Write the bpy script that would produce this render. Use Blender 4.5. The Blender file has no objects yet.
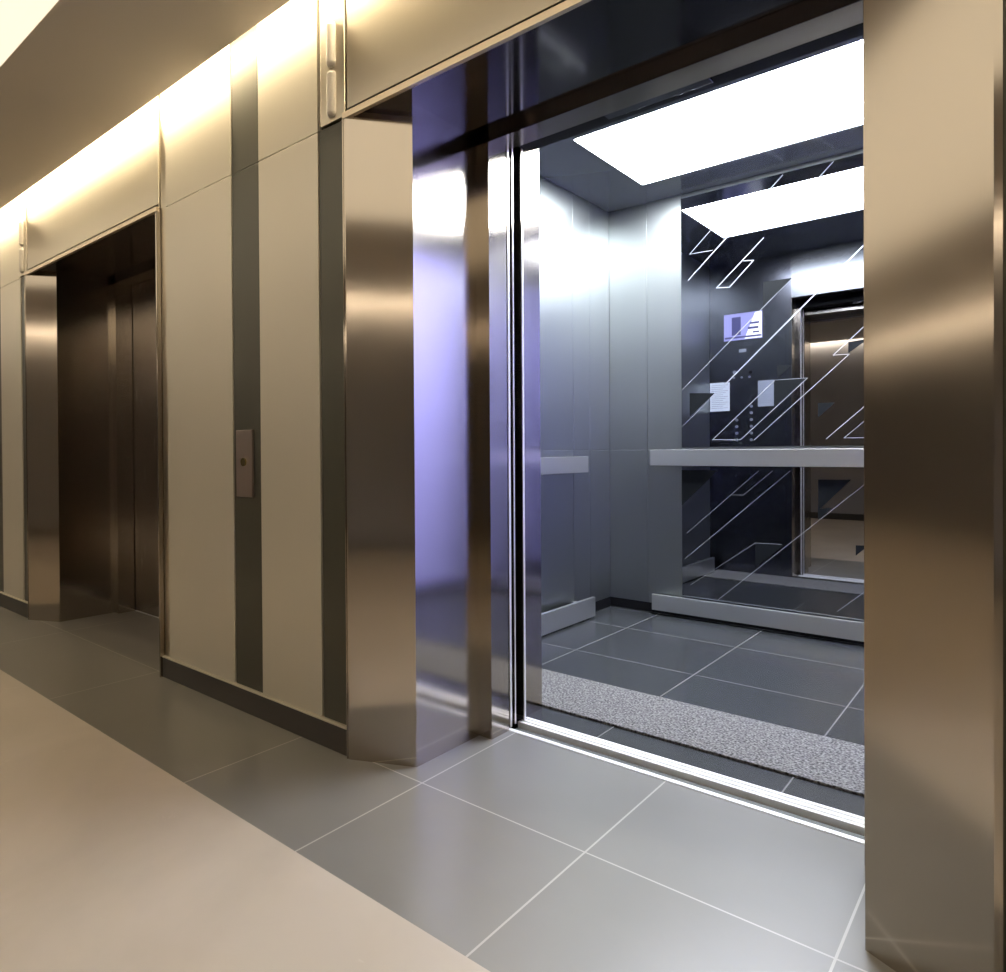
import bpy, bmesh, math
from mathutils import Vector, Matrix
C = bpy.context.scene.collection

# ------------------------------------------------------------------ helpers
class MB:
    """collects boxes / prisms / tubes into one mesh, UV'd so that u runs horizontally"""
    def __init__(s): s.bm = bmesh.new()
    def box(s, x0, x1, y0, y1, z0, z1, bevel=0):
        v = [s.bm.verts.new((x, y, z)) for x in (x0, x1) for y in (y0, y1) for z in (z0, z1)]
        f = []
        for q in ((0,1,3,2),(4,6,7,5),(0,4,5,1),(2,3,7,6),(0,2,6,4),(1,5,7,3)):
            f.append(s.bm.faces.new([v[i] for i in q]))
        if bevel:
            e = set()
            for a in f: e.update(a.edges)
            bmesh.ops.bevel(s.bm, geom=list(e), offset=bevel, segments=2, affect='EDGES', profile=.5)
        return s
    def prism(s, pts, z0, z1):
        """plan polygon (x,y) extruded in z"""
        b = [s.bm.verts.new((x, y, z0)) for x, y in pts]; t = [s.bm.verts.new((x, y, z1)) for x, y in pts]
        n = len(pts); s.bm.faces.new(b[::-1]); s.bm.faces.new(t)
        for i in range(n): s.bm.faces.new((b[i], b[(i+1) % n], t[(i+1) % n], t[i]))
        return s
    def prism_x(s, pts, x0, x1):
        """section polygon (y,z) extruded along x"""
        b = [s.bm.verts.new((x0, y, z)) for y, z in pts]; t = [s.bm.verts.new((x1, y, z)) for y, z in pts]
        n = len(pts); s.bm.faces.new(b); s.bm.faces.new(t[::-1])
        for i in range(n): s.bm.faces.new((b[i], t[i], t[(i+1) % n], b[(i+1) % n]))
        return s
    def prism_y(s, pts, y0, y1):
        """elevation polygon (x,z) extruded along y"""
        b = [s.bm.verts.new((x, y0, z)) for x, z in pts]; t = [s.bm.verts.new((x, y1, z)) for x, z in pts]
        n = len(pts); s.bm.faces.new(b); s.bm.faces.new(t[::-1])
        for i in range(n): s.bm.faces.new((b[i], t[i], t[(i+1) % n], b[(i+1) % n]))
        return s
    def disc_y(s, cx, cz, r, y0, y1, n=24):
        return s.prism_y([(cx + r*math.cos(2*math.pi*i/n), cz + r*math.sin(2*math.pi*i/n)) for i in range(n)], y0, y1)
    def stroke(s, a, b, w, y0, y1):
        d = Vector((b[0]-a[0], b[1]-a[1])).normalized() * (w/2); n = (-d.y, d.x)
        return s.prism_y([(a[0]-d.x+n[0], a[1]-d.y+n[1]), (b[0]+d.x+n[0], b[1]+d.y+n[1]),
                          (b[0]+d.x-n[0], b[1]+d.y-n[1]), (a[0]-d.x-n[0], a[1]-d.y-n[1])], y0, y1)

def obj(name, mb, m, parent=None, kind=None, loc=None):
    bm = mb.bm
    bmesh.ops.recalc_face_normals(bm, faces=bm.faces)
    uv = bm.loops.layers.uv.new('UVMap')
    for f in bm.faces:
        n = f.normal
        for l in f.loops:
            c = l.vert.co
            if abs(n.z) > .8: l[uv].uv = (c.x, c.y)
            else:
                h = (-n.y, n.x)
                L = math.hypot(*h) or 1
                l[uv].uv = ((c.x*h[0] + c.y*h[1])/L, c.z)
    me = bpy.data.meshes.new(name); bm.to_mesh(me); bm.free()
    me.materials.append(m)
    o = bpy.data.objects.new(name, me); C.objects.link(o)
    if parent:
        o.parent = parent
        o.matrix_parent_inverse = parent.matrix_world.inverted() if False else Matrix.Translation(-parent.location)
    if kind: o['kind'] = kind
    return o

def tag(o, label, cat, group=None):
    o['label'] = label; o['category'] = cat
    if group: o['group'] = group
    return o
def thing(name, loc, label, cat, group=None):
    o = bpy.data.objects.new(name, None); C.objects.link(o); o.location = loc; o.empty_display_size = .1
    return tag(o, label, cat, group)

def mat(name, col, rough=.5, metal=0, aniso=0, emit=None, strength=1, spec=.5, alpha=1, coat=0):
    m = bpy.data.materials.new(name); m.use_nodes = True
    b = m.node_tree.nodes['Principled BSDF']
    b.inputs['Base Color'].default_value = (*col, 1); b.inputs['Roughness'].default_value = rough
    b.inputs['Metallic'].default_value = metal; b.inputs['Specular IOR Level'].default_value = spec
    b.inputs['Coat Weight'].default_value = coat; b.inputs['Coat Roughness'].default_value = .08
    b.inputs['Alpha'].default_value = alpha
    if emit:
        b.inputs['Emission Color'].default_value = (*emit, 1); b.inputs['Emission Strength'].default_value = strength
    return m

def steel(name, col, rough, aniso=.6, rot=.0, grain=.04, streak_axis='z', metal=1):
    """brushed steel: directional grain through UV tangents and a fine streak noise"""
    m = mat(name, col, rough, metal); nt = m.node_tree; b = nt.nodes['Principled BSDF']
    b.inputs['Anisotropic'].default_value = aniso; b.inputs['Anisotropic Rotation'].default_value = rot
    t = nt.nodes.new('ShaderNodeTangent'); t.direction_type = 'UV_MAP'; t.uv_map = 'UVMap'
    nt.links.new(t.outputs[0], b.inputs['Tangent'])
    u = nt.nodes.new('ShaderNodeUVMap'); mp = nt.nodes.new('ShaderNodeMapping')
    mp.inputs['Scale'].default_value = (4, 500, 1) if streak_axis == 'x' else (500, 4, 1)
    n = nt.nodes.new('ShaderNodeTexNoise'); n.inputs['Scale'].default_value = 1; n.inputs['Detail'].default_value = 2
    nt.links.new(u.outputs[0], mp.inputs[0]); nt.links.new(mp.outputs[0], n.inputs['Vector'])
    r = nt.nodes.new('ShaderNodeMapRange')
    r.inputs['To Min'].default_value = rough - grain; r.inputs['To Max'].default_value = rough + grain
    nt.links.new(n.outputs['Fac'], r.inputs['Value']); nt.links.new(r.outputs[0], b.inputs['Roughness'])
    return m

def tile(name, col, grout, x0, px, y0, py, w, rough, vary=.1, spec=.5, cloud=1.0):
    """large floor tiles laid on a world-metre grid with thin grout lines"""
    m = mat(name, col, rough, spec=spec); nt = m.node_tree; b = nt.nodes['Principled BSDF']; N = nt.nodes.new; K = nt.links.new
    g = N('ShaderNodeNewGeometry'); s = N('ShaderNodeSeparateXYZ'); K(g.outputs['Position'], s.inputs[0])
    def M(op, a, bb=None, c=None):
        n = N('ShaderNodeMath'); n.operation = op
        for i, q in enumerate((a, bb, c)):
            if q is None: continue
            if isinstance(q, (int, float)): n.inputs[i].default_value = q
            else: K(q, n.inputs[i])
        return n.outputs[0]
    def line(axis, o, p):
        t = M('DIVIDE', M('SUBTRACT', axis, o), p); fr = M('FRACT', t)
        d = M('MULTIPLY', M('MINIMUM', fr, M('SUBTRACT', 1, fr)), p)
        return M('LESS_THAN', d, w/2), M('FLOOR', t)
    lx, ix = line(s.outputs[0], x0, px); ly, iy = line(s.outputs[1], y0, py)
    msk = M('MAXIMUM', lx, ly)
    cb = N('ShaderNodeCombineXYZ'); K(ix, cb.inputs[0]); K(iy, cb.inputs[1])
    wn = N('ShaderNodeTexWhiteNoise'); K(cb.outputs[0], wn.inputs['Vector'])
    nz = N('ShaderNodeTexNoise'); nz.inputs['Scale'].default_value = 3; nz.inputs['Detail'].default_value = 8
    K(g.outputs['Position'], nz.inputs['Vector'])
    f = M('ADD', M('MULTIPLY', M('SUBTRACT', wn.outputs['Value'], .5), vary), M('MULTIPLY', M('SUBTRACT', nz.outputs['Fac'], .5), .35*cloud))
    mul = M('ADD', f, 1.0)
    vm = N('ShaderNodeVectorMath'); vm.operation = 'SCALE'; vm.inputs[0].default_value = col; K(mul, vm.inputs['Scale'])
    mx = N('ShaderNodeMix'); mx.data_type = 'RGBA'; K(msk, mx.inputs['Factor'])
    K(vm.outputs[0], mx.inputs['A']); mx.inputs['B'].default_value = (*grout, 1)
    K(mx.outputs['Result'], b.inputs['Base Color'])
    r = M('ADD', rough, M('MULTIPLY', M('SUBTRACT', nz.outputs['Fac'], .5), .12*cloud)); K(r, b.inputs['Roughness'])
    return m

def stone_beige():
    m = mat('beige_stone', (.5, .43, .35), .42); nt = m.node_tree; b = nt.nodes['Principled BSDF']; N = nt.nodes.new; K = nt.links.new
    g = N('ShaderNodeNewGeometry'); a = N('ShaderNodeTexNoise'); a.inputs['Scale'].default_value = 1.4; a.inputs['Detail'].default_value = 9
    a.inputs['Distortion'].default_value = 1.2
    K(g.outputs['Position'], a.inputs['Vector'])
    r = N('ShaderNodeValToRGB'); e = r.color_ramp.elements
    e[0].position = .3; e[0].color = (.37, .325, .27, 1); e[1].position = .72; e[1].color = (.45, .40, .34, 1)
    K(a.outputs['Fac'], r.inputs[0])
    v = N('ShaderNodeTexNoise'); v.inputs['Scale'].default_value = 5; v.inputs['Detail'].default_value = 6; v.inputs['Distortion'].default_value = 2.5
    K(g.outputs['Position'], v.inputs['Vector'])
    r2 = N('ShaderNodeValToRGB'); e = r2.color_ramp.elements
    e[0].position = .70; e[0].color = (0, 0, 0, 1); e[1].position = .76; e[1].color = (.35, .35, .35, 1)
    K(v.outputs['Fac'], r2.inputs[0])
    mx = N('ShaderNodeMix'); mx.data_type = 'RGBA'; K(r2.outputs[0], mx.inputs['Factor']); K(r.outputs[0], mx.inputs['A'])
    mx.inputs['B'].default_value = (.53, .48, .42, 1); K(mx.outputs['Result'], b.inputs['Base Color'])
    return m

def carpet():
    m = mat('mat_pile', (.3, .3, .3), .95, spec=.1); nt = m.node_tree; b = nt.nodes['Principled BSDF']; N = nt.nodes.new; K = nt.links.new
    g = N('ShaderNodeNewGeometry'); a = N('ShaderNodeTexNoise'); a.inputs['Scale'].default_value = 130; a.inputs['Detail'].default_value = 3
    K(g.outputs['Position'], a.inputs['Vector'])
    r = N('ShaderNodeValToRGB'); e = r.color_ramp.elements
    e[0].position = .36; e[0].color = (.04, .038, .04, 1); e[1].position = .66; e[1].color = (.21, .205, .20, 1)
    K(a.outputs['Fac'], r.inputs[0]); K(r.outputs[0], b.inputs['Base Color'])
    bp = N('ShaderNodeBump'); bp.inputs['Distance'].default_value = .004; K(a.outputs['Fac'], bp.inputs['Height']); K(bp.outputs[0], b.inputs['Normal'])
    return m

# ------------------------------------------------------------------ materials
M = {}
M['portal'] = steel('portal_steel', (.48, .43, .365), .15, .75, 0.0, .02)
M['portal_edge'] = mat('portal_edge_steel', (.80, .68, .52), .35, .8)
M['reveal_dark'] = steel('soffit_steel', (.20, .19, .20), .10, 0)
M['door'] = steel('door_steel', (.40, .36, .33), .26, .7, 0, .03)
M['panel'] = mat('champagne_panel', (.60, .56, .47), .36, .35)
M['plate'] = steel('header_plate', (.62, .57, .47), .34, .6, 0, .03)
M['dark'] = mat('dark_laminate', (.085, .083, .066), .36, .5)
M['base'] = mat('dark_base', (.045, .040, .036), .35)
M['edge'] = mat('pale_edge_trim', (.75, .70, .58), .35, .6)
M['black'] = mat('black_gap', (.004, .004, .005), .6, spec=.1)
M['white'] = mat('plaster', (.64, .60, .56), .75)
M['tile'] = tile('dark_grey_tile', (.140, .136, .126), (.32, .31, .28), -.305, .548, .022, .62, .005, .33)
M['tile_long'] = tile('dark_grey_long_tile', (.140, .133, .118), (.26, .25, .21), -1.949, 1.084, .022, .62, .005, .33)
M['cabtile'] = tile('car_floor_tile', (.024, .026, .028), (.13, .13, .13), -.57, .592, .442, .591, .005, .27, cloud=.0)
M['beige'] = stone_beige()
M['cab'] = steel('car_wall_steel', (.33, .35, .345), .37, .6, 0, .03)
M['cabceil'] = mat('car_ceiling', (.13, .14, .145), .16, .45)
M['cabfront'] = steel('car_front_steel', (.17, .175, .20), .22, .3, 0, .02)
M['cabhead'] = steel('car_head_steel', (.26, .27, .28), .26, .4, 0, .03)
M['rail'] = steel('rail_steel', (.66, .67, .66), .32, .4, 0, .03, metal=.96)
M['lav'] = mat('lavender_reflector', (.38, .38, .95), .35)
M['mirror'] = mat('smoked_mirror', (.30, .31, .34), .012, 1)
M['etch'] = mat('etched_line', (.24, .25, .27), .5, .0, spec=.2)
M['print'] = mat('printed_black', (.006, .007, .008), .5, 0, spec=.08)
M['sill'] = steel('sill_aluminium', (.90, .90, .90), .32, .2, metal=.4)
M['channel'] = mat('dark_channel', (.06, .065, .06), .5, .5)
M['mat'] = carpet()
M['lamp'] = mat('lamp_diffuser', (.9, .95, 1), .5, emit=(.90, .94, 1.0), strength=50.0)
M['lum'] = mat('luminous_ceiling', (.9, .85, .75), .5, emit=(1.0, .87, .67), strength=1.05)
M['cove'] = mat('cove_strip', (.9, .85, .75), .5, emit=(1.0, .82, .53), strength=62.0)
M['cove_back'] = mat('cove_strip_back', (.9, .85, .75), .5, emit=(1.0, .84, .60), strength=160.0)
M['lens'] = mat('lantern_lens', (.50, .47, .43), .3, 0)
M['call'] = steel('call_steel', (.42, .36, .33), .35, 0)
M['brass'] = mat('call_button', (.35, .30, .14), .2, 1)
M['paper'] = mat('notice_paper', (.72, .76, .82), .7)
M['paper_grey'] = mat('notice_grey_paper', (.30, .32, .38), .5)
M['ink'] = mat('notice_ink', (.25, .28, .34), .7)
M['btn'] = mat('car_button', (.55, .57, .62), .3, .8)
M['scr'] = mat('screen_face', (.1, .1, .2), .3, emit=(.50, .50, 1.0), strength=2.2)
M['scr_dark'] = mat('screen_shape', (.05, .05, .1), .3, emit=(.12, .12, .38), strength=1.4)
M['scr_white'] = mat('screen_bright', (.5, .5, .5), .3, emit=(.85, .87, 1.0), strength=4.0)
M['far'] = mat('opposite_wall', (.24, .235, .25), .4, .2)

# ------------------------------------------------------------------ key dimensions (metres)
ZP, ZH = 2.122, 2.108          # portal lip, door head
CH, CD = .211, .090            # splay width and depth
YR, YE = .429, .536            # reveal depth, inner jamb depth
RET = .055
NEAR_R, FAR_R, PW = -.055, -2.950, 1.6395
ZTOP = 2.80
ZS = 2.130                     # panel seam
ZB = .090

# ------------------------------------------------------------------ setting
obj('floor', MB().box(-1.949, 3, -.472, YE, -.05, 0), M['tile'], kind='structure')
obj('floor', MB().box(-12, -1.949, -.472, YE, -.05, 0), M['tile_long'], kind='structure')
obj('floor', MB().box(-12, 3, -4.7, -.472, -.05, 0), M['beige'], kind='structure')
obj('ceiling', MB().box(-12, 3, -.624, -.08, 2.566, 2.60, .002), M['white'], kind='structure')
obj('ceiling', MB().box(-12, 3, -4.60, -2.30, 2.566, 2.60), M['white'], kind='structure')
obj('ceiling', MB().box(-12, 3, -4.7, .7, ZTOP, ZTOP+.05), M['white'], kind='structure')
obj('wall_back', MB().box(-12, 3, -4.75, -4.7, 0, ZTOP), M['far'], kind='structure')
obj('baseboard_back', MB().box(-12, 3, -4.7, -4.685, 0, ZB), M['base'], kind='structure')
obj('wall_left', MB().box(-12.05, -12, -4.7, .7, 0, ZTOP), M['far'], kind='structure')
obj('wall_right', MB().box(3, 3.05, -4.7, .7, 0, ZTOP), M['far'], kind='structure')
# wall core behind the cladding, pierced by the two portals
N0, F0 = NEAR_R-PW, FAR_R-PW
yc0, yc1 = .022, .08
for a, b in ((-12, F0+.005), (FAR_R-.005, N0+.005), (NEAR_R-.005, 3)):
    obj('wall_front', MB().box(a, b, yc0, yc1, 0, ZTOP), M['black'], kind='structure')
for a, b in ((F0+.005, FAR_R-.005), (N0+.005, NEAR_R-.005)):
    obj('wall_front', MB().box(a, b, yc0, yc1, 2.19, ZTOP), M['black'], kind='structure')

lum = MB().box(-11.9, 2.9, -2.30, -.6245, 2.5665, 2.60)
tag(obj('luminous_ceiling', lum, M['lum']), 'large glowing cream light panel beyond the grey-brown soffit', 'ceiling light')
cv = MB().box(-11.9, 2.9, -.112, -.066, 2.66, 2.68)
tag(obj('cove_light', cv, M['cove']), 'hidden warm light strip in the ceiling slot washing the top of the lift wall', 'cove light')
tag(obj('cove_light', MB().box(-11.9, 2.9, -4.597, -4.54, 2.65, 2.67), M['cove_back']), 'hidden warm light strip in the ceiling slot washing the opposite wall', 'cove light')

# baseboards with their pale top edge
def skirting(a, b, n):
    o = obj('baseboard_'+n, MB().box(a, b, -.006, .021, 0, ZB), M['base'], kind='structure')
    obj('cap_strip', MB().box(a, b, -.009, .021, ZB, ZB+.006), M['edge'], o)
skirting(FAR_R+.002, N0-.002, 'middle'); skirting(-9, F0-.002, 'left'); skirting(NEAR_R+.002, 2.9, 'right')

# cladding panels
def panel(a, b, z0, z1, m, label, cat='wall panel', group=None, y=0.0):
    return tag(obj('cladding_panel', MB().box(a, b, y, .021, z0, z1, .0015), m), label, cat, group)
g = .0013
panel(-2.893, -2.376, ZB+.008, ZS-g, M['panel'], 'broad cream wall panel between the far lift frame and the call button strip')
panel(-2.893, -2.376, ZS+g, ZTOP, M['panel'], 'brightly washed upper cream panel right of the far lift header plate')
panel(-2.371, -2.195, ZB+.008, ZS-g, M['dark'], 'dark strip panel carrying the lift call plate', y=.003)
panel(-2.371, -2.195, ZS+g, ZTOP, M['dark'], 'upper dark strip panel above the call button strip', y=.003)
panel(-2.190, -1.844, ZB+.008, ZS-g, M['panel'], 'narrow cream wall panel between the two dark strips')
panel(-2.190, -1.844, ZS+g, ZTOP, M['panel'], 'upper narrow cream panel beside the near lift lantern')
panel(-1.838, -1.698, ZB+.008, ZS+.003, M['dark'], 'dark strip panel left of the open lift frame, under its lantern', y=.004)
panel(-2.947, -2.898, ZB+.008, ZTOP, M['plate'], 'slim pale filler strip at the right of the far lift frame', y=.006)
panel(-4.708, -4.594, ZB+.008, ZS+.003, M['dark'], 'dark strip panel left of the far lift frame', y=.004)
panel(-5.087, -4.714, ZB+.008, ZS-g, M['panel'], 'cream wall panel at the left edge, beyond the far lift')
panel(-5.087, -4.714, ZS+g, ZTOP, M['panel'], 'upper cream panel at the left edge, beyond the far lift')
panel(-5.27, -5.092, ZB+.008, ZTOP, M['dark'], 'dark strip panel farthest down the corridor', y=.003)
panel(-8.9, -5.275, ZB+.008, ZTOP, M['panel'], 'long cream wall cladding farthest down the corridor')
panel(NEAR_R+.003, .09, ZB+.008, ZTOP, M['dark'], 'dark strip panel at the right edge beside the bronze pillar', y=.004)
panel(.095, .60, ZB+.008, ZTOP, M['panel'], 'cream wall panel right of the open lift')
panel(.605, 2.9, ZB+.008, ZTOP, M['panel'], 'long cream wall cladding right of the open lift')
# header plates over the two portals
tag(obj('header_plate', MB().box(N0+.004, NEAR_R-.001, -.002, .021, ZP+.0195, ZTOP, .0015), M['plate']), 'brushed metal plate over the open lift entrance', 'header plate')
tag(obj('header_plate', MB().box(F0+.004, FAR_R-.001, -.002, .021, ZP+.0195, ZTOP, .0015), M['plate']), 'brushed metal plate over the closed far lift entrance', 'header plate')

# ------------------------------------------------------------------ lift portals
def portal(xr, label):
    xl = xr-PW; t = thing('lift_portal', (xl+PW/2, 0, 0), label, 'door frame')
    f = -.016
    L = [(xl, f), (xl+.008, f), (xl+CH, CD), (xl+CH, YR), (xl+CH+RET, YR), (xl+CH+RET, YE), (xl+.01, YE), (xl+.01, .0)]
    L = [(xl, f), (xl+.008, f), (xl+CH, CD), (xl+CH, YR), (xl+CH+RET, YR), (xl+CH+RET, YE), (xl, YE)]
    R = [(xl+xr-x, y) for x, y in L][::-1]
    a = obj('jamb', MB().prism(L, 0, 2.14), M['portal'], t); b = obj('jamb', MB().prism(R, 0, 2.14), M['portal'], t)
    for p, s in ((a, 0), (b, 1)):
        x = xl if s == 0 else xr
        e = MB().box(min(x, x+(-.004 if s == 0 else .004)), max(x, x+(-.004 if s == 0 else .004)), f-.002, .0, 0, ZP)
        obj('edge_trim', e, M['portal'], p)
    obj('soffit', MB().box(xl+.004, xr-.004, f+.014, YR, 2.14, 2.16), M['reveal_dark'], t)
    obj('lip', MB().box(xl-.004, xr+.004, f-.002, f+.013, ZP, ZP+.020), M['portal_edge'], t)
    h = MB().box(xl+CH, xr-CH, YR+.003, YE, ZH, 2.14)
    dh = obj('door_head', h, M['portal'], t)
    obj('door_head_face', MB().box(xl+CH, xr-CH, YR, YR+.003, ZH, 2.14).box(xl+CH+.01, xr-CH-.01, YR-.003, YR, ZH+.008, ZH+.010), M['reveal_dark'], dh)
    return t
portal(NEAR_R, 'broad splayed brushed steel frame around the open lift')
portal(FAR_R, 'splayed brushed steel frame around the closed far lift')

# far lift: two closed telescopic leaves
xl, xr = F0+CH+RET, FAR_R-CH-RET
mid = xl+(xr-xl)*.5
tag(obj('lift_door', MB().box(xl-.03, mid+.02, YE+.004, YE+.026, .006, 2.15, .001), M['door']), 'closed steel door leaf of the far lift, left one', 'door')
tag(obj('lift_door', MB().box(mid-.0, xr+.03, YE+.032, YE+.055, .006, 2.15, .001), M['door']), 'closed steel door leaf of the far lift, right one', 'door')
def grooves(mb, x0, x1, y0, y1, n, z=0.0):
    w = (y1-y0)/(2*n-1)
    mb.box(x0, x1, y0, y1, z-.03, z-.006)
    for i in range(n): mb.box(x0, x1, y0+2*i*w, y0+(2*i+1)*w, z-.006, z+.002)
s = MB(); grooves(s, xl, xr, YE+.001, YE+.060, 3)
tag(obj('door_sill', s, M['sill']), 'thin metal threshold under the closed far lift doors', 'threshold')
obj('wall_front', MB().box(F0, FAR_R, .64, .66, 0, 2.4), M['black'], kind='structure')

# ------------------------------------------------------------------ near lift: landing side
DX0, DX1 = N0+CH+RET, NEAR_R-CH-RET       # clear opening
s = MB(); s.box(DX0-.01, DX1+.01, YE+.001, .544, -.03, .002); s.box(DX0-.01, DX1+.01, .546, .557, -.03, .002)
s.box(DX0-.01, DX1+.01, YE+.001, .557, -.05, -.03)
sl = tag(obj('door_sill', s, M['sill']), 'bright grooved landing threshold at the open lift', 'threshold')
obj('guide_channel', MB().box(DX0-.01, DX1+.01, .557, .606, -.05, -.012), M['channel'], sl)
def leaf(x0, x1, y0, y1, label):
    t = thing('lift_door', ((x0+x1)/2, (y0+y1)/2, 0), label, 'door')
    obj('door_panel', MB().box(x0, x1, y0, y1, .006, 2.17), M['portal'], t)
    xe = x1 if x1 > -1.2 and x0 < -1.2 or x1 < -1 else x0
    obj('edge_strip', MB().box(xe-.0015, xe+.0015, y0+.004, y1-.004, .006, 2.165), M['sill'], t)
    return t
leaf(-2.03, DX0-.005, YE+.012, YE+.030, 'slid-back landing door leaf at the left of the open lift, edge showing')
leaf(-2.03, DX0-.010, YE+.052, YE+.064, 'second slid-back landing door leaf, just behind the first')

# ------------------------------------------------------------------ the lift car
CX0, CX1, CY0, CY1, CZ = -2.083, .334, .81, 2.690, 2.573
CFL = 0.0
car = thing('lift_car', ((CX0+CX1)/2, 1.7, 0), 'open lift car with steel walls and dark tiled floor', 'elevator')
leaf(-2.02, DX0-.004, .640, .658, 'slid-back inner door leaf of the lift car, left side edge')
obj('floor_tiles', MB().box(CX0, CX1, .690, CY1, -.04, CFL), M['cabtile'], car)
cs = MB(); grooves(cs, DX0-.02, DX1+.02, .626, .689, 3)
obj('car_sill', cs, M['sill'], car)
obj('sill_gap', MB().box(-2.1, .35, .604, .626, -.08, -.05), M['black'], car)
# walls as bays of cladding
lw = MB(); lw.box(CX0-.03, CX0-.012, .70, CY1+.02, -.04, CZ+.02)
ys = (CY0, 1.45, 2.21, 2.42, CY1)
for a, b in zip(ys[:-1], ys[1:]):
    for z0, z1 in ((.06, 1.022), (1.026, CZ)): lw.box(CX0-.012, CX0, a+.0012, b-.0012, z0, z1, .001)
obj('side_wall', lw, M['cab'], car)
rw = MB(); rw.box(CX1+.012, CX1+.03, .70, CY1+.02, -.04, CZ+.02)
for a, b in ((CY0, 1.15), (2.55, CY1)):
    rw.box(CX1, CX1+.012, a+.0012, b-.0012, .06, CZ, .001)
obj('side_wall', rw, M['cab'], car)
obj('tint_panel', MB().box(CX1-.002, CX1+.012, 1.15, 2.55, .06, 2.45, .001), M['lav'], car)['label'] = 'unseen lavender panel added to tint the steel reflections'  # unseen panel, added so the steel reveal reflects a lavender glow
bw = MB(); bw.box(CX0-.03, CX1+.03, CY1+.012, CY1+.03, -.04, CZ+.02)
for a, b in ((CX0, -1.83), (-1.83, -1.612), (-.14, .10), (.10, CX1)):
    for z0, z1 in ((.06, 1.022), (1.026, CZ)): bw.box(a+.0012, b-.0012, CY1, CY1+.012, z0, z1, .001)
obj('rear_wall', bw, M['cab'], car)
obj('kick_strip', MB().box(CX0+.001, CX1-.001, CY1-.004, CY1+.01, .002, .06).box(CX0-.01, CX0+.004, CY0, CY1, .002, .06).box(CX1-.004, CX1+.01, CY0, CY1, .002, .06), M['black'], car)
# smoked mirror with its etched and printed pattern, two sheets
mr = obj('mirror', MB().box(-1.612, -.14, CY1-.012, CY1+.010, 1.036, CZ-.03, .001).box(-1.612, -.14, CY1-.012, CY1+.010, .07, 1.024, .001), M['mirror'], car)
ETCH = [
 [(-1.056, 2.531), (-1.567, 2.044)], [(-1.354, 2.347), (-1.399, 2.351), (-1.56, 2.197), (-1.428, 2.194)],
 [(-0.814, 2.536), (-0.935, 2.416)], [(-1.153, 2.207), (-1.406, 1.969), (-1.334, 1.961), (-1.205, 2.092), (-1.258, 2.099)],
 [(-0.55, 2.45), (-0.771, 2.425), (-0.787, 2.419)], [(-0.45, 2.60-.06), (-0.771, 2.284)], [(-0.25, 2.49), (-1.358, 1.402)],
 [(-0.993, 1.975), (-1.614, 1.378)], [(-0.30, 2.02), (-0.816, 1.516), (-0.744, 1.514), (-1.203, 1.075)],
 [(-1.096, 1.405), (-1.431, 1.079), (-1.277, 1.076), (-0.937, 1.404), (-1.096, 1.405)], [(-1.45, 1.314), (-1.612, 1.159)],
 [(-0.30, 1.60), (-0.848, 1.075)], [(-0.45, 1.38), (-0.768, 1.077), (-0.50, 1.075)],
 [(-1.022, 0.9), (-1.591, 0.362)], [(-1.182, 0.898), (-1.578, 0.52)], [(-1.327, 0.757), (-1.262, 0.759), (-1.11, 0.899)],
 [(-0.60, 0.91), (-1.406, 0.134)], [(-1.066, 0.492), (-1.199, 0.489), (-1.562, 0.205)], [(-.20, .75), (-.80, .16)]]
W = [.010, .006, .008, .009, .006, .007, .011, .005, .006, .006, .004, .007, .005, .004, .003, .003, .004, .003, .004]
yf = CY1-.012
et = MB()
for L, w in zip(ETCH, W):
    for a, b in zip(L[:-1], L[1:]): et.stroke(a, b, w*.5, yf-.0012, yf+.0006)
obj('etched_lines', et, M['etch'], mr)
TRI = [
 [(-0.942, 1.404), (-1.096, 1.405), (-1.097, 1.261)], [(-0.887, 1.266), (-0.809, 1.265), (-0.887, 1.189)],
 [(-1.085, 1.487), (-1.015, 1.481), (-1.085, 1.415)], [(-1.563, 1.362), (-1.419, 1.353), (-1.564, 1.218)],
 [(-0.887, 0.856), (-0.736, 0.859), (-0.888, 0.688)], [(-0.888, 0.698), (-0.823, 0.707), (-0.888, 0.639)],
 [(-0.717, 0.517), (-0.662, 0.520), (-0.717, 0.463)], [(-1.612, 0.898), (-1.398, 0.901), (-1.612, 0.682)],
 [(-1.199, 0.487), (-1.056, 0.488), (-1.199, 0.353)], [(-1.155, 1.96), (-1.009, 1.958), (-1.156, 1.821)],
 [(-0.748, 1.577), (-0.661, 1.584), (-0.748, 1.519)]]
for T in TRI: obj('printed_triangle', MB().prism_y(T, yf-.0016, yf+.0006), M['print'], mr)
# ceiling and its lamp
LX0, LX1, LY0, LY1 = -1.722, -.03, 1.567, 2.384
cc = MB()
for a, b, c, d in ((CX0-.03, CX1+.03, .70, LY0), (CX0-.03, CX1+.03, LY1, CY1+.02), (CX0-.03, LX0, LY0, LY1), (LX1, CX1+.03, LY0, LY1)):
    cc.box(a, b, c, d, CZ, CZ+.04)
obj('ceiling_panel', cc, M['cabceil'], car)
obj('ceiling_lamp', MB().box(LX0+.001, LX1-.001, LY0+.001, LY1-.001, CZ+.004, CZ+.03), M['lamp'], car)
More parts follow.
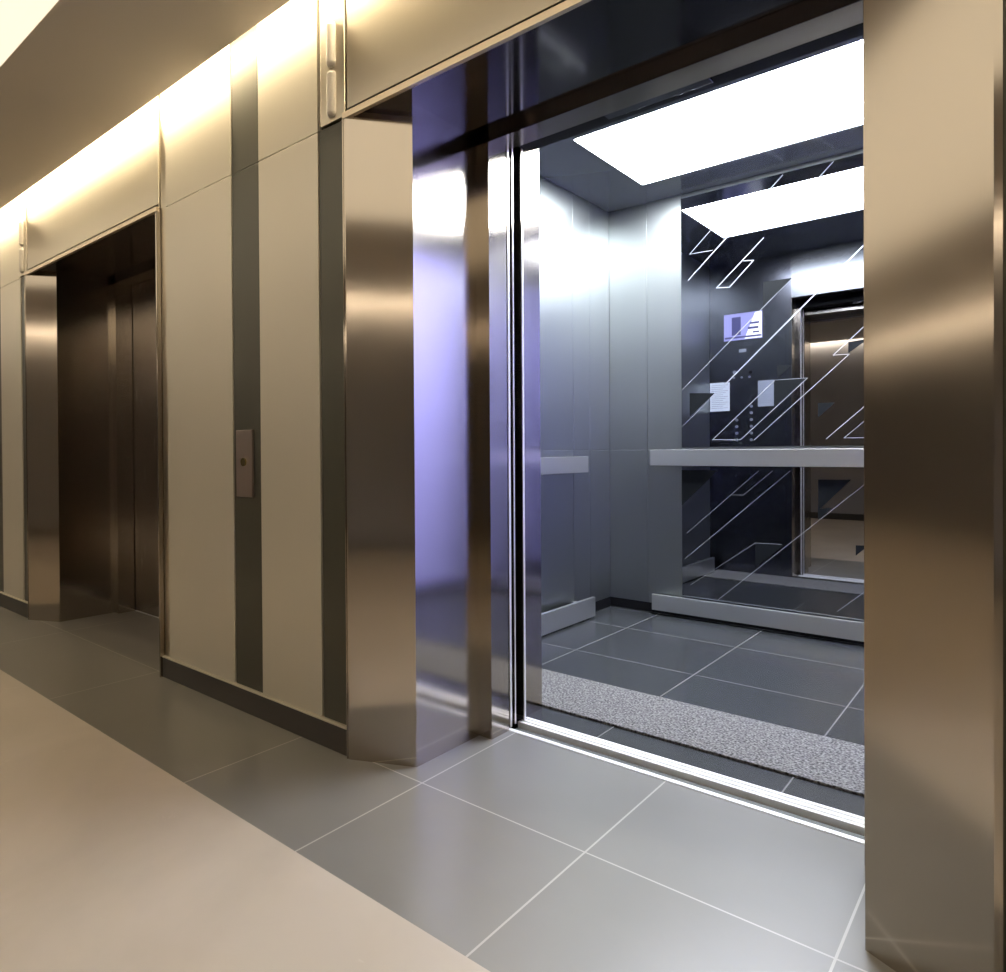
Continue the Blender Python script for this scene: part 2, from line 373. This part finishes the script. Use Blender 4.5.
# front return walls, door head
fr = MB(); fr.box(CX0, -1.462, .668, CY0, .0, CZ); fr2 = MB(); fr2.box(-.287, CX1, .668, CY0, .0, CZ)
ret = obj('front_return', fr, M['cabfront'], car); obj('front_return', fr2, M['cabfront'], car)
hd = MB().box(-1.462, -.287, .70, CY0, 2.2158, CZ)
hh = obj('car_door_head', hd, M['cabhead'], car)
obj('head_shade_strip', MB().box(-1.456, -.293, .70, CY0-.004, 2.211, 2.2155), M['black'], hh)  # black strip standing in for the shade under the door head
jm = MB().box(-1.462, -1.456, .664, CY0-.002, .0, 2.212)
obj('car_jamb', jm, M['portal'], car)
jm = MB().box(-.293, -.287, .664, CY0-.002, .0, 2.212)
obj('car_jamb', jm, M['portal'], car)
dt = MB().box(DX0-.3, DX1+.3, .660, .667, 2.15, 2.26).box(DX0, DX1, .545, .66, 2.15, 2.26); 
op = obj('door_operator', dt, M['black'], car)
obj('safety_sensor', MB().box(-1.08, -.74, .60, .64, 2.142, 2.151, .001), M['cabfront'], op)
# operating panel on the left front return (seen in the mirror)
cop = obj('operating_panel', MB().box(-2.080, -1.50, CY0, CY0+.006, .25, 2.17, .001), M['cabfront'], car)
sc = obj('display_screen', MB().box(-1.962, -1.668, CY0+.006, CY0+.010, 1.925, 2.144, .001), M['scr'], cop)
sh = MB().box(-1.90, -1.83, CY0+.0095, CY0+.0112, 1.965, 2.115).box(-1.955, -1.675, CY0+.0095, CY0+.0110, 1.94, 1.955)
obj('screen_image', sh, M['scr_dark'], sc)
obj('screen_bars', MB().box(-1.76, -1.69, CY0+.0095, CY0+.0112, 2.045, 2.062).box(-1.775, -1.695, CY0+.0095, CY0+.0112, 2.005, 2.024).box(-1.74, -1.69, CY0+.0095, CY0+.0112, 1.972, 1.985), M['scr_dark'], sc)
obj('screen_text_field', MB().prism_y([(-1.672, 2.14), (-1.672, 1.93), (-1.80, 1.93), (-1.72, 2.14)], CY0+.0092, CY0+.0104), M['scr_white'], sc)
for x, z in [(-1.864, z) for z in (1.10, 1.155, 1.21, 1.265)] + [(-1.752, z) for z in (1.10, 1.155, 1.21, 1.265, 1.32, 1.375)]:
    b = obj('floor_button', MB().disc_y(x, z, .011, CY0+.006, CY0+.012), M['btn'], cop)
for x in (-1.886, -1.825, -1.765):
    obj('control_button', MB().disc_y(x, 1.615, .008, CY0+.006, CY0+.010), M['btn'], cop)
obj('key_switch', MB().disc_y(-1.878, 1.660, .014, CY0+.006, CY0+.014), M['btn'], cop)
obj('key_switch', MB().disc_y(-1.757, 1.652, .013, CY0+.006, CY0+.010), M['black'], cop)
obj('rating_plate', MB().box(-1.845, -1.79, CY0+.006, CY0+.008, 1.822, 1.848), M['btn'], cop)
def notice(x0, x1, z0, z1, label, m='paper'):
    t = thing('paper_notice', ((x0+x1)/2, CY0+.007, z0), label, 'notice')
    obj('sheet', MB().box(x0, x1, CY0+.0062, CY0+.0075, z0, z1), M[m], t)
    ln = MB(); z = z1-.02; i = 0
    while z > z0+.02:
        ln.box(x0+.012, x1-.012-(i % 3)*.02, CY0+.0073, CY0+.0079, z-.003, z); z -= .016; i += 1
    obj('print_lines', ln, M['ink'], t)
notice(-2.077, -1.919, 1.343, 1.583, 'larger white notice reflected in the lift mirror, left of the buttons')
notice(-1.702, -1.584, 1.368, 1.578, 'smaller grey notice reflected in the lift mirror, right of the buttons', 'paper_grey')
# handrails and bumper rails
def rail_x(name, x0, x1, z0, z1, d, parent=None):
    # box channel in front of the rear wall with two stand-off brackets behind it
    r = obj(name, MB().box(x0, x1, CY1-.012-d, CY1-.012-d+.022, z0, z1, .002), M['rail'], car)
    for x in (x0+.15, (x0+x1)/2, x1-.15): obj('bracket', MB().box(x-.02, x+.02, CY1-.012-d+.022, CY1-.012, z0+.02, z1-.02), M['rail'], r)
    return r
def rail_y(name, y0, y1, z0, z1, d):
    r = obj(name, MB().box(CX0+d-.022, CX0+d, y0, y1, z0, z1, .002), M['rail'], car)
    for y in (y0+.15, (y0+y1)/2, y1-.12): obj('bracket', MB().box(CX0, CX0+d-.022, y-.02, y+.02, z0+.02, z1-.02), M['rail'], r)
    return r
rail_x('handrail', -1.783, .10, .925, 1.022, .060)
rail_y('handrail', .95, 2.24, .890, .985, .083)
rail_x('bumper_rail', -1.783, .10, .030, .127, .045)
rail_y('bumper_rail', .95, 2.32, .012, .128, .083)

# grey mat inside the car
tag(obj('floor_mat', MB().box(-2.02, .20, .825, 1.222, .0, .009, .003), M['mat']), 'speckled grey doormat on the lift floor just inside the threshold', 'mat')

# ------------------------------------------------------------------ lanterns and call plate
def lantern(x0, label):
    t = thing('hall_lantern', (x0+.06, 0, 2.14), label, 'lantern')
    obj('back_plate', MB().box(x0, x0+.122, -.006, .02, 2.137, ZTOP, .0015), M['plate'], t)
    cx = x0+.062
    for z0, z1, up in ((2.318, 2.470, 1), (2.150, 2.305, 0)):
        mb = MB(); r = .019; n = 14; rings = []
        prof = [(z0, .55), (z0+.006, .85), (z0+.014, 1), (z1-.014, 1), (z1-.006, .85), (z1, .55)]
        for z, k in prof:
            rings.append([mb.bm.verts.new((cx + r*k*math.cos(math.pi*i/n), -.006 - r*1.1*k*math.sin(math.pi*i/n), z)) for i in range(n+1)])
        for a, b in zip(rings[:-1], rings[1:]):
            for i in range(n): mb.bm.faces.new((a[i], a[i+1], b[i+1], b[i]))
            mb.bm.faces.new((a[n], a[0], b[0], b[n]))
        mb.bm.faces.new(rings[0]); mb.bm.faces.new(rings[-1][::-1])
        o = obj('lamp_lens', mb, M['lens'], t)
        for p in o.data.polygons: p.use_smooth = False
    return t
lantern(-1.820, 'twin-bar direction lantern above the dark strip beside the open lift')
lantern(-1.820-2.895, 'twin-bar direction lantern beside the far lift frame, near the left edge')
cp = thing('call_plate', (-2.290, 0, .85), 'steel lift call plate with one round button on a dark strip', 'call button')
obj('face_plate', MB().box(-2.343, -2.237, -.008, .003, .848, 1.110, .0015), M['call'], cp)
obj('button', MB().disc_y(-2.289, .985, .016, -.014, -.008), M['brass'], cp)

# ------------------------------------------------------------------ camera
cam = bpy.data.cameras.new('camera'); co = bpy.data.objects.new('camera', cam); C.objects.link(co)
yaw, pit, rol = math.radians(42.9944), math.radians(-.4447), math.radians(-.404)
fw = Vector((-math.sin(yaw)*math.cos(pit), math.cos(yaw)*math.cos(pit), math.sin(pit)))
rt = Vector((math.cos(yaw), math.sin(yaw), 0)); up = rt.cross(fw)
r2 = rt*math.cos(rol)+up*math.sin(rol); u2 = -rt*math.sin(rol)+up*math.cos(rol)
R = Matrix((r2, u2, -fw)).transposed().to_4x4()
co.matrix_world = Matrix.Translation((0, -1.577, 1.02)) @ R
cam.sensor_width = 36; cam.lens = 692.5/1006*36
cam.shift_x = (503-398.5)/1006; cam.shift_y = (457.3-486)/1006
cam.clip_start = .02
S = bpy.context.scene; S.camera = co
w = bpy.data.worlds.new('world'); S.world = w; w.use_nodes = True
w.node_tree.nodes['Background'].inputs[0].default_value = (0, 0, 0, 1)
S.view_settings.view_transform = 'Standard'; S.view_settings.look = 'None'
S.view_settings.gamma = 1; S.view_settings.exposure = 0; S.view_settings.use_curve_mapping = False
S.cycles.max_bounces = 14; S.cycles.glossy_bounces = 10; S.cycles.diffuse_bounces = 6
S.cycles.sample_clamp_indirect = 6
